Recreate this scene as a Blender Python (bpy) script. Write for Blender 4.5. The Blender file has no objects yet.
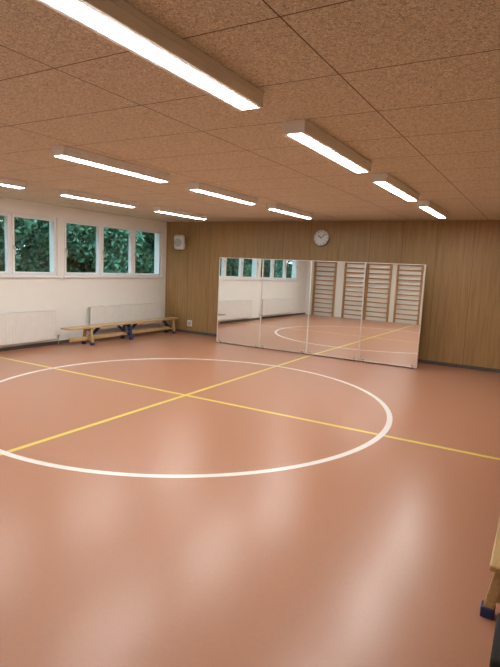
import bpy, bmesh, random
import numpy as np
from math import *
from mathutils import Matrix, Vector, Euler
random.seed(3); np.random.seed(3)
S=bpy.context.scene
COL=S.collection
try:
    S.view_settings.view_transform='Standard'
    S.view_settings.look='None'
except Exception: pass

# ---------------------------------------------------------------- room numbers
XL,XR=-7.80,0.18
YB,YR=9.44,-0.20
H=2.525
CX,CY,CR=-3.696,4.897,2.415

# ---------------------------------------------------------------- materials
def new_mat(name):
    m=bpy.data.materials.new(name); m.use_nodes=True
    nt=m.node_tree; b=nt.nodes["Principled BSDF"]
    return m,nt,b
def N(nt,t,**k):
    n=nt.nodes.new(t)
    for a,v in k.items(): setattr(n,a,v)
    return n
def simple(name,c,rough=0.5,metal=0.0,var=0.06,scale=8.0,bump=0.0):
    m,nt,b=new_mat(name)
    tc=N(nt,'ShaderNodeTexCoord'); no=N(nt,'ShaderNodeTexNoise'); no.inputs['Scale'].default_value=scale
    no.inputs['Detail'].default_value=4
    r=N(nt,'ShaderNodeValToRGB')
    r.color_ramp.elements[0].position=0.3; r.color_ramp.elements[1].position=0.7
    r.color_ramp.elements[0].color=[x*(1-var) for x in c]+[1]
    r.color_ramp.elements[1].color=[min(1,x*(1+var)) for x in c]+[1]
    nt.links.new(tc.outputs['Object'],no.inputs['Vector'])
    nt.links.new(no.outputs['Fac'],r.inputs['Fac']); nt.links.new(r.outputs['Color'],b.inputs['Base Color'])
    b.inputs['Roughness'].default_value=rough; b.inputs['Metallic'].default_value=metal
    if bump:
        bp=N(nt,'ShaderNodeBump'); bp.inputs['Strength'].default_value=bump; bp.inputs['Distance'].default_value=0.01
        nt.links.new(no.outputs['Fac'],bp.inputs['Height']); nt.links.new(bp.outputs['Normal'],b.inputs['Normal'])
    return m
def math_node(nt,op,a,b=None,c=None):
    n=N(nt,'ShaderNodeMath',operation=op)
    for i,v in enumerate((a,b,c)):
        if v is None: continue
        if isinstance(v,(int,float)): n.inputs[i].default_value=v
        else: nt.links.new(v,n.inputs[i])
    return n.outputs[0]
def mixc(nt,f,a,b):
    n=N(nt,'ShaderNodeMix',data_type='RGBA')
    nt.links.new(f,n.inputs[0])
    for i,v in ((6,a),(7,b)):
        if isinstance(v,(tuple,list)): n.inputs[i].default_value=list(v)+[1]
        else: nt.links.new(v,n.inputs[i])
    return n.outputs[2]

def floor_mat():
    m,nt,b=new_mat("linoleum_floor")
    tc=N(nt,'ShaderNodeTexCoord'); sp=N(nt,'ShaderNodeSeparateXYZ'); nt.links.new(tc.outputs['Object'],sp.inputs[0])
    x,y=sp.outputs[0],sp.outputs[1]
    n2=N(nt,'ShaderNodeTexNoise'); n2.inputs['Scale'].default_value=45; n2.inputs['Detail'].default_value=3
    nt.links.new(tc.outputs['Object'],n2.inputs[0])
    base=mixc(nt,n2.outputs['Fac'],(0.435,0.205,0.122),(0.485,0.238,0.145))
    dx=math_node(nt,'SUBTRACT',x,CX); dy=math_node(nt,'SUBTRACT',y,CY)
    rr=math_node(nt,'SQRT',math_node(nt,'ADD',math_node(nt,'MULTIPLY',dx,dx),math_node(nt,'MULTIPLY',dy,dy)))
    circ=math_node(nt,'LESS_THAN',math_node(nt,'ABSOLUTE',math_node(nt,'SUBTRACT',rr,CR)),0.030)
    l1=math_node(nt,'LESS_THAN',math_node(nt,'ABSOLUTE',dy),0.026)
    l2=math_node(nt,'LESS_THAN',math_node(nt,'ABSOLUTE',dx),0.026)
    yel=math_node(nt,'MAXIMUM',l1,l2)
    c=mixc(nt,yel,base,(0.80,0.67,0.13))
    c=mixc(nt,circ,c,(0.86,0.84,0.81))
    nt.links.new(c,b.inputs['Base Color'])
    b.inputs['Roughness'].default_value=0.29
    b.inputs['Specular IOR Level'].default_value=0.55
    return m
def seam(nt,v,off,per,w):
    a=math_node(nt,'DIVIDE',math_node(nt,'SUBTRACT',v,off),per)
    fr=math_node(nt,'FRACT',math_node(nt,'ADD',a,0.5))
    return math_node(nt,'LESS_THAN',math_node(nt,'ABSOLUTE',math_node(nt,'SUBTRACT',fr,0.5)),w/per)
def ceil_mat():
    m,nt,b=new_mat("wood_wool_ceiling")
    tc=N(nt,'ShaderNodeTexCoord'); sp=N(nt,'ShaderNodeSeparateXYZ'); nt.links.new(tc.outputs['Object'],sp.inputs[0])
    x,y=sp.outputs[0],sp.outputs[1]
    n1=N(nt,'ShaderNodeTexNoise'); n1.inputs['Scale'].default_value=75; n1.inputs['Detail'].default_value=5; n1.inputs['Distortion'].default_value=2.0
    nt.links.new(tc.outputs['Object'],n1.inputs[0])
    r=N(nt,'ShaderNodeValToRGB'); e=r.color_ramp.elements
    e[0].position=0.30; e[0].color=(0.31,0.25,0.185,1); e[1].position=0.64; e[1].color=(0.88,0.82,0.67,1)
    nt.links.new(n1.outputs['Fac'],r.inputs[0])
    s=math_node(nt,'MAXIMUM',seam(nt,x,-0.97,1.25,0.0035),seam(nt,y,1.80,0.625,0.0035))
    c=mixc(nt,s,r.outputs[0],(0.15,0.11,0.08))
    nt.links.new(c,b.inputs['Base Color']); b.inputs['Roughness'].default_value=0.95
    b.inputs['Specular IOR Level'].default_value=0.1
    bp=N(nt,'ShaderNodeBump'); bp.inputs['Strength'].default_value=0.45; bp.inputs['Distance'].default_value=0.005
    nt.links.new(n1.outputs['Fac'],bp.inputs['Height']); nt.links.new(bp.outputs[0],b.inputs['Normal'])
    return m
def wood(name,c1,c2,axis='Z',scale=1.0,rough=0.45,seams=None):
    m,nt,b=new_mat(name)
    tc=N(nt,'ShaderNodeTexCoord'); mp=N(nt,'ShaderNodeMapping'); nt.links.new(tc.outputs['Object'],mp.inputs[0])
    s=[14*scale]*3; s['XYZ'.index(axis)]=0.7*scale; mp.inputs['Scale'].default_value=s
    n1=N(nt,'ShaderNodeTexNoise'); n1.inputs['Scale'].default_value=2.2; n1.inputs['Detail'].default_value=8; n1.inputs['Distortion'].default_value=0.6
    nt.links.new(mp.outputs[0],n1.inputs[0])
    r=N(nt,'ShaderNodeValToRGB'); e=r.color_ramp.elements
    e[0].position=0.3; e[0].color=list(c1)+[1]; e[1].position=0.7; e[1].color=list(c2)+[1]
    nt.links.new(n1.outputs['Fac'],r.inputs[0]); c=r.outputs[0]
    if seams:
        sp=N(nt,'ShaderNodeSeparateXYZ'); nt.links.new(tc.outputs['Object'],sp.inputs[0])
        v=sp.outputs[seams[0]]
        fl=math_node(nt,'FLOOR',math_node(nt,'DIVIDE',math_node(nt,'SUBTRACT',v,seams[1]),seams[2]))
        wn=N(nt,'ShaderNodeTexWhiteNoise',noise_dimensions='1D'); nt.links.new(fl,wn.inputs['W'])
        c=mixc(nt,math_node(nt,'MULTIPLY',wn.outputs['Value'],0.2),c,[x*0.7 for x in c1])
        c=mixc(nt,seam(nt,v,seams[1],seams[2],0.003),c,[x*0.45 for x in c1])
    nt.links.new(c,b.inputs['Base Color']); b.inputs['Roughness'].default_value=rough
    return m
def emis(name,c,s):
    m,nt,b=new_mat(name)
    b.inputs['Base Color'].default_value=(0.9,0.9,0.9,1)
    b.inputs['Emission Color'].default_value=list(c)+[1]; b.inputs['Emission Strength'].default_value=s
    return m
M={}
M['floor']=floor_mat(); M['ceil']=ceil_mat()
M['wall']=simple("white_plaster",(0.88,0.88,0.84),0.8,var=0.015,scale=3)
M['panel']=wood("oak_wall_panel",(0.31,0.178,0.066),(0.42,0.26,0.107),'Z',1.0,0.5,(0,-0.56,0.60))
M['panel2']=wood("oak_wall_panel_side",(0.31,0.178,0.066),(0.42,0.26,0.107),'Z',1.0,0.5,(1,0.0,0.60))
M['base']=simple("dark_baseboard",(0.10,0.085,0.075),0.5)
M['frame']=simple("white_window_frame",(0.86,0.86,0.86),0.35,var=0.02)
M['rad']=simple("white_radiator",(0.84,0.83,0.80),0.35,var=0.02)
M['steel']=simple("brushed_aluminium",(0.62,0.62,0.60),0.35,1.0,var=0.05,scale=30)
M['alu']=simple("pale_aluminium",(0.78,0.77,0.74),0.4,0.2,var=0.03)
M['lampbody']=simple("lamp_housing_white",(0.78,0.78,0.77),0.45,var=0.02)
M['lampoff']=simple("lamp_housing_inner",(0.84,0.84,0.83),0.5,var=0.02)
M['emit']=emis("lamp_diffuser_glow",(0.97,0.985,0.965),50.0)
M['bench']=wood("varnished_pine",(0.44,0.29,0.12),(0.62,0.44,0.22),'Y',2.0,0.35)
M['bars']=wood("wall_bar_beech",(0.34,0.17,0.065),(0.44,0.24,0.10),'Z',2.0,0.4)
M['barrod']=wood("wall_bar_rod",(0.38,0.20,0.085),(0.48,0.28,0.12),'X',2.0,0.4)
M['blue']=simple("dark_blue_rubber",(0.02,0.04,0.15),0.5)
M['black']=simple("black_plastic",(0.02,0.02,0.022),0.5)
M['dark']=simple("dark_grey_matte",(0.02,0.018,0.02),0.9)
M['clockface']=simple("clock_face_white",(0.75,0.75,0.73),0.4,var=0.01)
M['spk']=simple("speaker_white",(0.72,0.71,0.68),0.4,var=0.02)
M['grille']=simple("speaker_grille_grey",(0.42,0.41,0.39),0.6,var=0.15,scale=120,bump=0.4)
M['bark']=simple("tree_bark",(0.10,0.07,0.05),0.9,var=0.3,scale=12,bump=0.5)
M['grass']=simple("grass_ground",(0.06,0.11,0.03),0.95,var=0.4,scale=4)
def leafmat(name,c1,c2):
    m,nt,b=new_mat(name)
    g=N(nt,'ShaderNodeNewGeometry'); r=N(nt,'ShaderNodeValToRGB')
    e=r.color_ramp.elements; e[0].color=list(c1)+[1]; e[1].color=list(c2)+[1]
    nt.links.new(g.outputs['Random Per Island'],r.inputs[0]); nt.links.new(r.outputs[0],b.inputs['Base Color'])
    b.inputs['Roughness'].default_value=0.6
    return m
M['leaf']=leafmat("tree_leaves",(0.010,0.055,0.035),(0.09,0.23,0.11))
m,nt,b=new_mat("mirror_glass"); b.inputs['Base Color'].default_value=(0.92,0.94,0.93,1); b.inputs['Metallic'].default_value=1; b.inputs['Roughness'].default_value=0.0
M['mirror']=m
m,nt,b=new_mat("window_glass")
tr=N(nt,'ShaderNodeBsdfTransparent'); gl=N(nt,'ShaderNodeBsdfGlossy'); gl.inputs['Roughness'].default_value=0.02
mx=N(nt,'ShaderNodeMixShader'); mx.inputs[0].default_value=0.05
tr.inputs['Color'].default_value=(0.93,0.98,0.98,1)
nt.links.new(tr.outputs[0],mx.inputs[1]); nt.links.new(gl.outputs[0],mx.inputs[2])
nt.links.new(mx.outputs[0],nt.nodes['Material Output'].inputs['Surface'])
M['glass']=m

# ---------------------------------------------------------------- mesh helpers
def obj_from_bm(bm,name,mat,parent=None,smooth=False):
    me=bpy.data.meshes.new(name); bm.normal_update(); bm.to_mesh(me); bm.free()
    for mm in (mat if isinstance(mat,list) else [mat]): me.materials.append(mm)
    if smooth:
        for p in me.polygons: p.use_smooth=True
    o=bpy.data.objects.new(name,me); COL.objects.link(o)
    if parent: o.parent=parent
    return o
def add_box(bm,c,s,rot=None,bevel=0.0):
    t=bmesh.new(); bmesh.ops.create_cube(t,size=1.0)
    for v in t.verts: v.co=Vector((v.co.x*s[0],v.co.y*s[1],v.co.z*s[2]))
    if bevel: bmesh.ops.bevel(t,geom=t.edges[:],offset=bevel,segments=2,affect='EDGES',profile=0.5)
    Mx=Matrix.Translation(c)
    if rot is not None: Mx=Mx@Euler(rot).to_matrix().to_4x4()
    t.transform(Mx)
    me=bpy.data.meshes.new("t"); t.to_mesh(me); t.free(); bm.from_mesh(me); bpy.data.meshes.remove(me)
def add_cyl(bm,c,r,h,axis='Z',seg=24,bevel=0.0,r2=None):
    t=bmesh.new(); bmesh.ops.create_cone(t,cap_ends=True,segments=seg,radius1=r,radius2=r if r2 is None else r2,depth=h)
    if bevel:
        ed=[e for e in t.edges if abs(e.verts[0].co.z-e.verts[1].co.z)<1e-6]
        bmesh.ops.bevel(t,geom=ed,offset=bevel,segments=2,affect='EDGES')
    R={'Z':(0,0,0),'X':(0,pi/2,0),'Y':(pi/2,0,0)}[axis] if isinstance(axis,str) else axis
    t.transform(Matrix.Translation(c)@Euler(R).to_matrix().to_4x4())
    me=bpy.data.meshes.new("t"); t.to_mesh(me); t.free(); bm.from_mesh(me); bpy.data.meshes.remove(me)
def boxes(name,lst,mat,parent=None,bevel=0.0):
    bm=bmesh.new()
    for b in lst: add_box(bm,b[0],b[1],b[2] if len(b)>2 else None,bevel)
    return obj_from_bm(bm,name,mat,parent)
def span(x0,x1,y0,y1,z0,z1): return (((x0+x1)/2,(y0+y1)/2,(z0+z1)/2),(x1-x0,y1-y0,z1-z0))
def empty(name,loc,label,cat,rotz=0,group=None,rot=None):
    e=bpy.data.objects.new(name,None); COL.objects.link(e); e.location=loc
    e.rotation_euler=rot if rot else (0,0,rotz); e.empty_display_size=0.1
    e["label"]=label; e["category"]=cat
    if group: e["group"]=group
    return e
def struct(o): o["kind"]="structure"; return o
def dup(e,loc,label=None,rot=None):
    n=e.copy(); COL.objects.link(n); n.location=loc
    if rot: n.rotation_euler=rot
    if label: n["label"]=label
    def rec(a,b):
        for ch in [c for c in bpy.data.objects if c.parent==a and c!=b]:
            k=ch.copy(); COL.objects.link(k); k.parent=b
            rec(ch,k)
    rec(e,n)
    return n

# ---------------------------------------------------------------- shell
T=0.22
struct(boxes("floor",[span(XL-0.3,XR+0.3,YR-0.3,YB+0.3,-0.15,0)],M['floor']))
struct(boxes("ceiling",[span(XL-0.3,XR+0.3,YR-0.3,YB+0.3,H,H+0.15)],M['ceil']))
struct(boxes("wall_back",[span(XL-T,XR+T,YB,YB+T,0,H)],M['panel']))
struct(boxes("wall_right",[span(XR,XR+T,YR-T,YB,0,H)],M['panel2']))
struct(boxes("wall_front",[span(XL-T,XR,YR-T,YR,0,H)],M['wall']))
Z0,Z1=1.265,2.305
banks=[(6.52,9.28),(3.61,6.37),(0.70,3.46)]
lst=[span(XL-T,XL,YR,YB,0,Z0),span(XL-T,XL,YR,YB,Z1,H)]
edges=[YR]+[v for b in sorted(banks) for v in b]+[YB]
for i in range(0,len(edges),2): lst.append(span(XL-T,XL,edges[i],edges[i+1],Z0,Z1))
struct(boxes("wall_left",lst,M['wall']))
struct(boxes("baseboard_back",[span(XL+0.012,XR,YB-0.012,YB,0,0.06)],M['base']))
struct(boxes("baseboard_left",[span(XL,XL+0.012,YR,YB,0,0.06)],M['base']))
struct(boxes("baseboard_right",[span(XR-0.012,XR,YR,YB-0.012,0,0.06)],M['base']))
wi=1
for (a,b) in banks:
    w=(b-a)/3
    for k in range(3):
        y0=a+k*w; y1=y0+w; xo=XL-0.06
        fw=0.022; sw=0.042
        L=[]
        L+=[span(xo-0.05,xo+0.03,y0,y0+fw,Z0,Z1),span(xo-0.05,xo+0.03,y1-fw,y1,Z0,Z1),
            span(xo-0.05,xo+0.03,y0+fw,y1-fw,Z0,Z0+fw),span(xo-0.05,xo+0.03,y0+fw,y1-fw,Z1-fw,Z1)]
        p0,p1,q0,q1=y0+fw,y1-fw,Z0+fw,Z1-fw
        L+=[span(xo-0.04,xo+0.045,p0,p0+sw,q0,q1),span(xo-0.04,xo+0.045,p1-sw,p1,q0,q1),
            span(xo-0.04,xo+0.045,p0+sw,p1-sw,q0,q0+sw),span(xo-0.04,xo+0.045,p0+sw,p1-sw,q1-sw,q1)]
        o=struct(boxes("window_%d"%wi,L,M['frame'],bevel=0.004))
        g=boxes("glass",[span(xo-0.008,xo-0.002,p0+sw-0.005,p1-sw+0.005,q0+sw-0.005,q1-sw+0.005)],M['glass'],o)
        hd=boxes("handle",[span(xo+0.045,xo+0.055,p0+0.008,p0+0.034,1.70,1.78),span(xo+0.055,xo+0.085,p0+0.014,p0+0.028,1.733,1.747),
                           span(xo+0.075,xo+0.09,p0+0.012,p0+0.030,1.62,1.75)],M['steel'],o,bevel=0.003)
        wi+=1
    struct(boxes("trim_%d"%(10+wi),[span(XL-0.01,XL+0.05,a-0.03,b+0.03,Z0-0.035,Z0-0.002)],M['frame'],bevel=0.005))
dr=struct(boxes("door_1",[span(-1.6,-0.7,YR,YR+0.03,0,2.05)],M['panel']))

# ---------------------------------------------------------------- lamps
def lamp(loc,label):
    e=empty("ceiling_lamp",loc,label,"ceiling lamp",group="linear ceiling lamps in rows")
    Ln=1.36; W=0.155; Hh=0.080; dw=0.046
    boxes("housing",[span(-W/2,W/2,-Ln/2,Ln/2,-0.03,0),
        span(-W/2,-dw-0.001,-Ln/2,Ln/2,-Hh,-0.03),span(dw+0.001,W/2,-Ln/2,Ln/2,-Hh,-0.03)],M['lampbody'],e,bevel=0.003)
    boxes("end_cap",[span(-W/2,W/2,-Ln/2-0.012,-Ln/2,-Hh-0.002,0)],M['lampoff'],e,bevel=0.003)
    boxes("end_cap",[span(-W/2,W/2,Ln/2,Ln/2+0.012,-Hh-0.002,0)],M['lampoff'],e,bevel=0.003)
    boxes("diffuser",[span(-dw,dw,-Ln/2+0.004,Ln/2-0.004,-Hh-0.004,-0.035)],M['emit'],e,bevel=0.004)
    return e
L0=None
for X,ys in ((-1.50,(1.81,3.73,5.62,7.58)),(-3.66,(1.66,3.68,5.57,7.50)),(-5.86,(1.70,3.57,5.56,7.50))):
    for y in ys:
        lab="lit white linear fluorescent lamp under the wood-wool ceiling"
        if L0 is None: L0=lamp((X,y,H),lab)
        else: dup(L0,(X,y,H))

# ---------------------------------------------------------------- mirrors
DM=8.72
MW=1.0125
def mirror(loc,rotz,label):
    e=empty("standing_mirror",loc,label,"mirror",rotz=rotz,group="row of tall mirror panels")
    hgt=1.745; zb=0.02; w=MW-0.004
    tl=0.006
    def tilt(o): o.rotation_euler=(-tl,0,0); return o
    f=0.009
    tilt(boxes("frame",[span(-w/2,-w/2+f,-0.012,0.03,zb,hgt),span(w/2-f,w/2,-0.012,0.03,zb,hgt),
        span(-w/2+f,w/2-f,-0.012,0.03,zb,zb+f),span(-w/2+f,w/2-f,-0.012,0.03,hgt-f,hgt)],M['alu'],e,bevel=0.002))
    tilt(boxes("mirror_glass",[span(-w/2+f-0.001,w/2-f+0.001,-0.004,0.002,zb+f-0.001,hgt-f+0.001)],M['mirror'],e))
    tilt(boxes("back_board",[span(-w/2+f,w/2-f,0.003,0.022,zb+f,hgt-f)],M['bars'],e))
    for sx in (-1,1):
        bm=bmesh.new(); add_box(bm,(sx*(w/2-0.08),0.17,0.05),(0.035,0.36,0.03),bevel=0.004)
        add_box(bm,(sx*(w/2-0.08),0.18,0.42),(0.03,0.03,0.82),rot=(0.36,0,0),bevel=0.004)
        leg=obj_from_bm(bm,"support_leg",M['steel'],e)
        for yy in (0.03,0.32):
            bm=bmesh.new(); add_cyl(bm,(sx*(w/2-0.08),yy,0.0175),0.0175,0.02,'X',16,0.003)
            obj_from_bm(bm,"castor",M['black'],leg)
    return e
labs=["tall aluminium-framed mirror panel standing before the wood wall","tall aluminium-framed mirror panel reflecting windows and white wall",
 "tall aluminium-framed mirror panel reflecting wall bars","tall aluminium-framed mirror panel at the open end of the row"]
mx0=-5.82
m0=None
rz=[0.0,0.001,-0.001,0.002]
for i in range(4):
    loc=(mx0+MW*(i+0.5),DM,0)
    if m0 is None: m0=mirror(loc,rz[i],labs[i])
    else: dup(m0,loc,labs[i],rot=(0,0,rz[i]))

# ---------------------------------------------------------------- wall bars (front wall, seen in the mirrors)
def wallbars(loc):
    e=empty("wall_bars",loc,"wooden gymnastics wall bars mounted on the white wall","wall bars",group="wall bars along the white wall")
    W=0.80; Ht=2.40
    for sx in (-1,1):
        boxes("upright",[span(sx*W/2-0.025,sx*W/2+0.025,0,0.11,0,Ht)],M['bars'],e,bevel=0.004)
    for k in range(14):
        bm=bmesh.new(); z=0.14+k*0.165
        yy=0.085 if k<13 else 0.10
        add_cyl(bm,(0,yy,z),0.021,W-0.04,'X',12)
        obj_from_bm(bm,"rung",M['barrod'],e,True)
    return e
w0=wallbars((-7.12,YR,0))
for X in (-5.95,-5.07,-4.03): dup(w0,(X,YR,0))

# ---------------------------------------------------------------- benches
def bench(loc,Lb,label,legs,h):
    e=empty("gym_bench",loc,label,"bench",group="wooden gym benches")
    boxes("seat",[span(-0.125,0.125,-Lb/2,Lb/2,h-0.032,h)],M['bench'],e,bevel=0.008)
    boxes("lower_beam",[span(-0.02,0.02,-Lb/2+0.1,Lb/2-0.1,0.09,0.16)],M['bench'],e,bevel=0.005)
    for k,y in enumerate(legs):
        bm=bmesh.new()
        hh=h-0.032-0.035
        for sx in (-1,1):
            add_box(bm,(sx*0.095,y,0.035+hh/2),(0.045,0.045,hh+0.008),rot=(0,-sx*0.16,0),bevel=0.003)
        add_box(bm,(0,y,h-0.06),(0.17,0.045,0.05),bevel=0.003)
        add_box(bm,(0,y,0.11),(0.20,0.03,0.05),bevel=0.003)
        leg=obj_from_bm(bm,"leg",M['blue'] if k==1 else M['bench'],e)
        for sx in (-1,1):
            bm=bmesh.new(); add_box(bm,(sx*0.115,y,0.025),(0.062,0.065,0.05),bevel=0.006)
            obj_from_bm(bm,"rubber_foot",M['blue'],leg)
        for s in ((1,) if k==0 else (-1,) if k==2 else (1,-1)):
            bm=bmesh.new(); add_box(bm,(0,y+s*0.13,h*0.6),(0.09,0.33,0.018),rot=(s*0.62,0,0),bevel=0.003)
            obj_from_bm(bm,"brace",M['blue'],e)
    return e
bench((-7.38,7.74,0),3.12,"long low varnished wooden gym bench with blue feet by radiator",[-1.03,0.0,1.39],0.35)
bench((0.022,3.70,0),2.50,"varnished wooden gym bench with blue feet along the side wall",[-1.16,0.0,1.16],0.30)

# ---------------------------------------------------------------- radiators
def radiator(y0,y1,z0,z1,label):
    e=empty("radiator",(XL+0.02,(y0+y1)/2,0),label,"radiator",group="white panel radiators under the windows")
    w=y1-y0
    bm=bmesh.new()
    add_box(bm,(0.085,0,(z0+z1)/2),(0.02,w,z1-z0),bevel=0.005)
    n=int(w/0.06)
    for k in range(n):
        add_box(bm,(0.097,-w/2+0.04+k*(w-0.08)/(n-1),(z0+z1)/2),(0.006,0.03,z1-z0-0.05),bevel=0.002)
    obj_from_bm(bm,"front_panel",M['rad'],e)
    bm=bmesh.new()
    add_box(bm,(0.06,0,z1-0.004),(0.09,w,0.01),bevel=0.002)
    for k in range(int(w/0.25)): add_box(bm,(0.06,-w/2+0.12+k*0.25,z1+0.002),(0.07,0.12,0.006))
    obj_from_bm(bm,"top_grille",M['rad'],e)
    for yy in (-w/2+0.215,w/2-0.215):
        boxes("bracket",[span(-0.019,0.08,yy-0.015,yy+0.015,z0+0.05,z1-0.05)],M['rad'],e)
    bm=bmesh.new(); add_cyl(bm,(0.08,w/2+0.03,z0+0.05),0.018,0.05,'Y',16,0.003); add_cyl(bm,(0.08,w/2+0.045,z0/2+0.02),0.008,z0+0.05,'Z',12)
    obj_from_bm(bm,"valve",M['steel'],e)
    return e
radiator(4.05,6.25,0.12,0.64,"long white panel radiator below the windows")
radiator(7.05,9.20,0.20,0.66,"long white panel radiator behind the gym bench")
radiator(1.15,3.35,0.12,0.64,"long white panel radiator below the windows")

# ---------------------------------------------------------------- clock
e=empty("wall_clock",(-3.92,YB,2.20),"round white wall clock with pale grey rim on wood wall","clock")
bm=bmesh.new(); add_cyl(bm,(0,-0.02,0),0.165,0.04,'Y',48,0.008); obj_from_bm(bm,"rim",M['steel'],e,True)
bm=bmesh.new(); add_cyl(bm,(0,-0.0415,0),0.150,0.003,'Y',48); dial=obj_from_bm(bm,"dial",M['clockface'],e)
for k in range(12):
    a=k*pi/6; boxes("hour_mark",[((sin(a)*0.128,-0.044,cos(a)*0.128),(0.009,0.002,0.028),(0,a,0))],M['black'],dial)
boxes("hour_hand",[((sin(-1.0)*0.035,-0.046,cos(-1.0)*0.035),(0.014,0.002,0.09),(0,-1.0,0))],M['black'],e)
boxes("minute_hand",[((sin(0.9)*0.05,-0.049,cos(0.9)*0.05),(0.011,0.002,0.125),(0,0.9,0))],M['black'],e)

# ---------------------------------------------------------------- loudspeaker
e=empty("wall_loudspeaker",(-7.30,YB,2.06),"white rounded loudspeaker mounted on the wood wall","loudspeaker")
bm=bmesh.new(); add_box(bm,(0,-0.03,0),(0.06,0.06,0.10),bevel=0.005); obj_from_bm(bm,"bracket",M['steel'],e)
bm=bmesh.new(); add_box(bm,(0,-0.14,0),(0.26,0.16,0.33),rot=(0.12,0,0.15),bevel=0.06); obj_from_bm(bm,"body",M['spk'],e,True)
bm=bmesh.new(); add_cyl(bm,(0.01,-0.222,-0.012),0.095,0.012,(pi/2+0.12,0,0.15),32,0.004); obj_from_bm(bm,"grille",M['grille'],e)

# ---------------------------------------------------------------- socket
e=empty("power_socket",(-7.05,YB,0.23),"small white surface-mounted power socket on wood wall","socket")
boxes("socket_box",[((0,-0.02,0),(0.12,0.04,0.14))],M['spk'],e,bevel=0.006)
bm=bmesh.new(); add_cyl(bm,(0,-0.041,0.0),0.035,0.004,'Y',24)
obj_from_bm(bm,"socket_insert",M['grille'],e)

# ---------------------------------------------------------------- low near-black block with a strip on top
e=empty("dark_block",(0.055,2.09,0),"low dark bag standing by the side wall","block")
bm=bmesh.new(); add_box(bm,(0,0,0.11),(0.20,0.32,0.22),bevel=0.015); obj_from_bm(bm,"block_body",M['dark'],e,True)
bm=bmesh.new(); add_box(bm,(0,0,0.225),(0.02,0.16,0.012),bevel=0.004); obj_from_bm(bm,"handle",M['black'],e)

# ---------------------------------------------------------------- outside
g=boxes("ground",[span(-60,XL-0.4,-40,60,-0.4,-0.2)],M['grass']); g["kind"]="structure"
def tree(loc,label):
    e=empty("tree",loc,label,"tree",group="green trees outside the windows")
    bm=bmesh.new(); add_cyl(bm,(0,0,1.2),0.16,2.4,'Z',12,r2=0.07)
    for k in range(6):
        a=k*1.1; add_cyl(bm,(cos(a)*0.3,sin(a)*0.3,1.4+0.22*k),0.04,0.8,(0,0.9,a),8,r2=0.015)
    obj_from_bm(bm,"trunk",M['bark'],e,True)
    n=20000
    cen=np.random.uniform(-1,1,size=(44,3))*[1.0,1.0,1.9]+[0,0,2.35]
    ci=np.random.randint(0,44,n); u=np.random.normal(size=(n,3)); u/=np.linalg.norm(u,axis=1)[:,None]
    P=cen[ci]+u*(np.random.uniform(0.2,0.48,(n,1)))
    P[:,2]=np.maximum(P[:,2],0.05)
    a=np.random.normal(size=(n,3)); a/=np.linalg.norm(a,axis=1)[:,None]
    b=np.cross(a,np.random.normal(size=(n,3))); b/=np.linalg.norm(b,axis=1)[:,None]
    s=np.random.uniform(0.05,0.10,(n,1))
    V=np.stack([P-a*s,P+b*s*0.5,P+a*s,P-b*s*0.5],1).reshape(-1,3)
    F=[(4*i,4*i+1,4*i+2,4*i+3) for i in range(n)]
    me=bpy.data.meshes.new("foliage"); me.from_pydata(V.tolist(),[],F); me.materials.append(M['leaf'])
    o=bpy.data.objects.new("foliage",me); COL.objects.link(o); o.parent=e
    return e
t0=tree((-10.8,9.8,-0.2),"dense green leafy tree outside the window")
k=1
for (x,Y) in [(-10.8,(-5.7,-2.6,0.5,3.6,6.7,12.9,16.0,19.1)),(-13.9,(-7.6,-4.4,-1.2,2.0,5.1,8.2,11.4,14.6,17.8,21.0)),(-17.2,(10.2,13.3,16.4,19.5,22.8,26.1))]:
    for y in Y:
        n=dup(t0,(x,y,-0.2),rot=(0,0,(k%4)*pi/2)); k+=1
        if x<-15: n.scale=(1,1,1.25)

# ---------------------------------------------------------------- world
w=bpy.data.worlds.new("world"); S.world=w; w.use_nodes=True
bg=w.node_tree.nodes['Background']
bg.inputs[0].default_value=(0.62,0.83,1.0,1); bg.inputs[1].default_value=5.0

# ---------------------------------------------------------------- camera
yaw,pit,rol=-0.52328,-0.13155,0.04382
d=np.array([sin(yaw)*cos(pit),cos(yaw)*cos(pit),sin(pit)])
r=np.cross(d,[0,0,1]); r/=np.linalg.norm(r); u=np.cross(r,d)
r2=cos(rol)*r+sin(rol)*u; u2=-sin(rol)*r+cos(rol)*u
cd=bpy.data.cameras.new("camera"); co=bpy.data.objects.new("camera",cd); COL.objects.link(co)
co.matrix_world=Matrix(((r2[0],u2[0],-d[0],0),(r2[1],u2[1],-d[1],0),(r2[2],u2[2],-d[2],1.6),(0,0,0,1)))
cd.lens=510.83/667*36; cd.sensor_width=36; cd.clip_start=0.02
S.camera=co
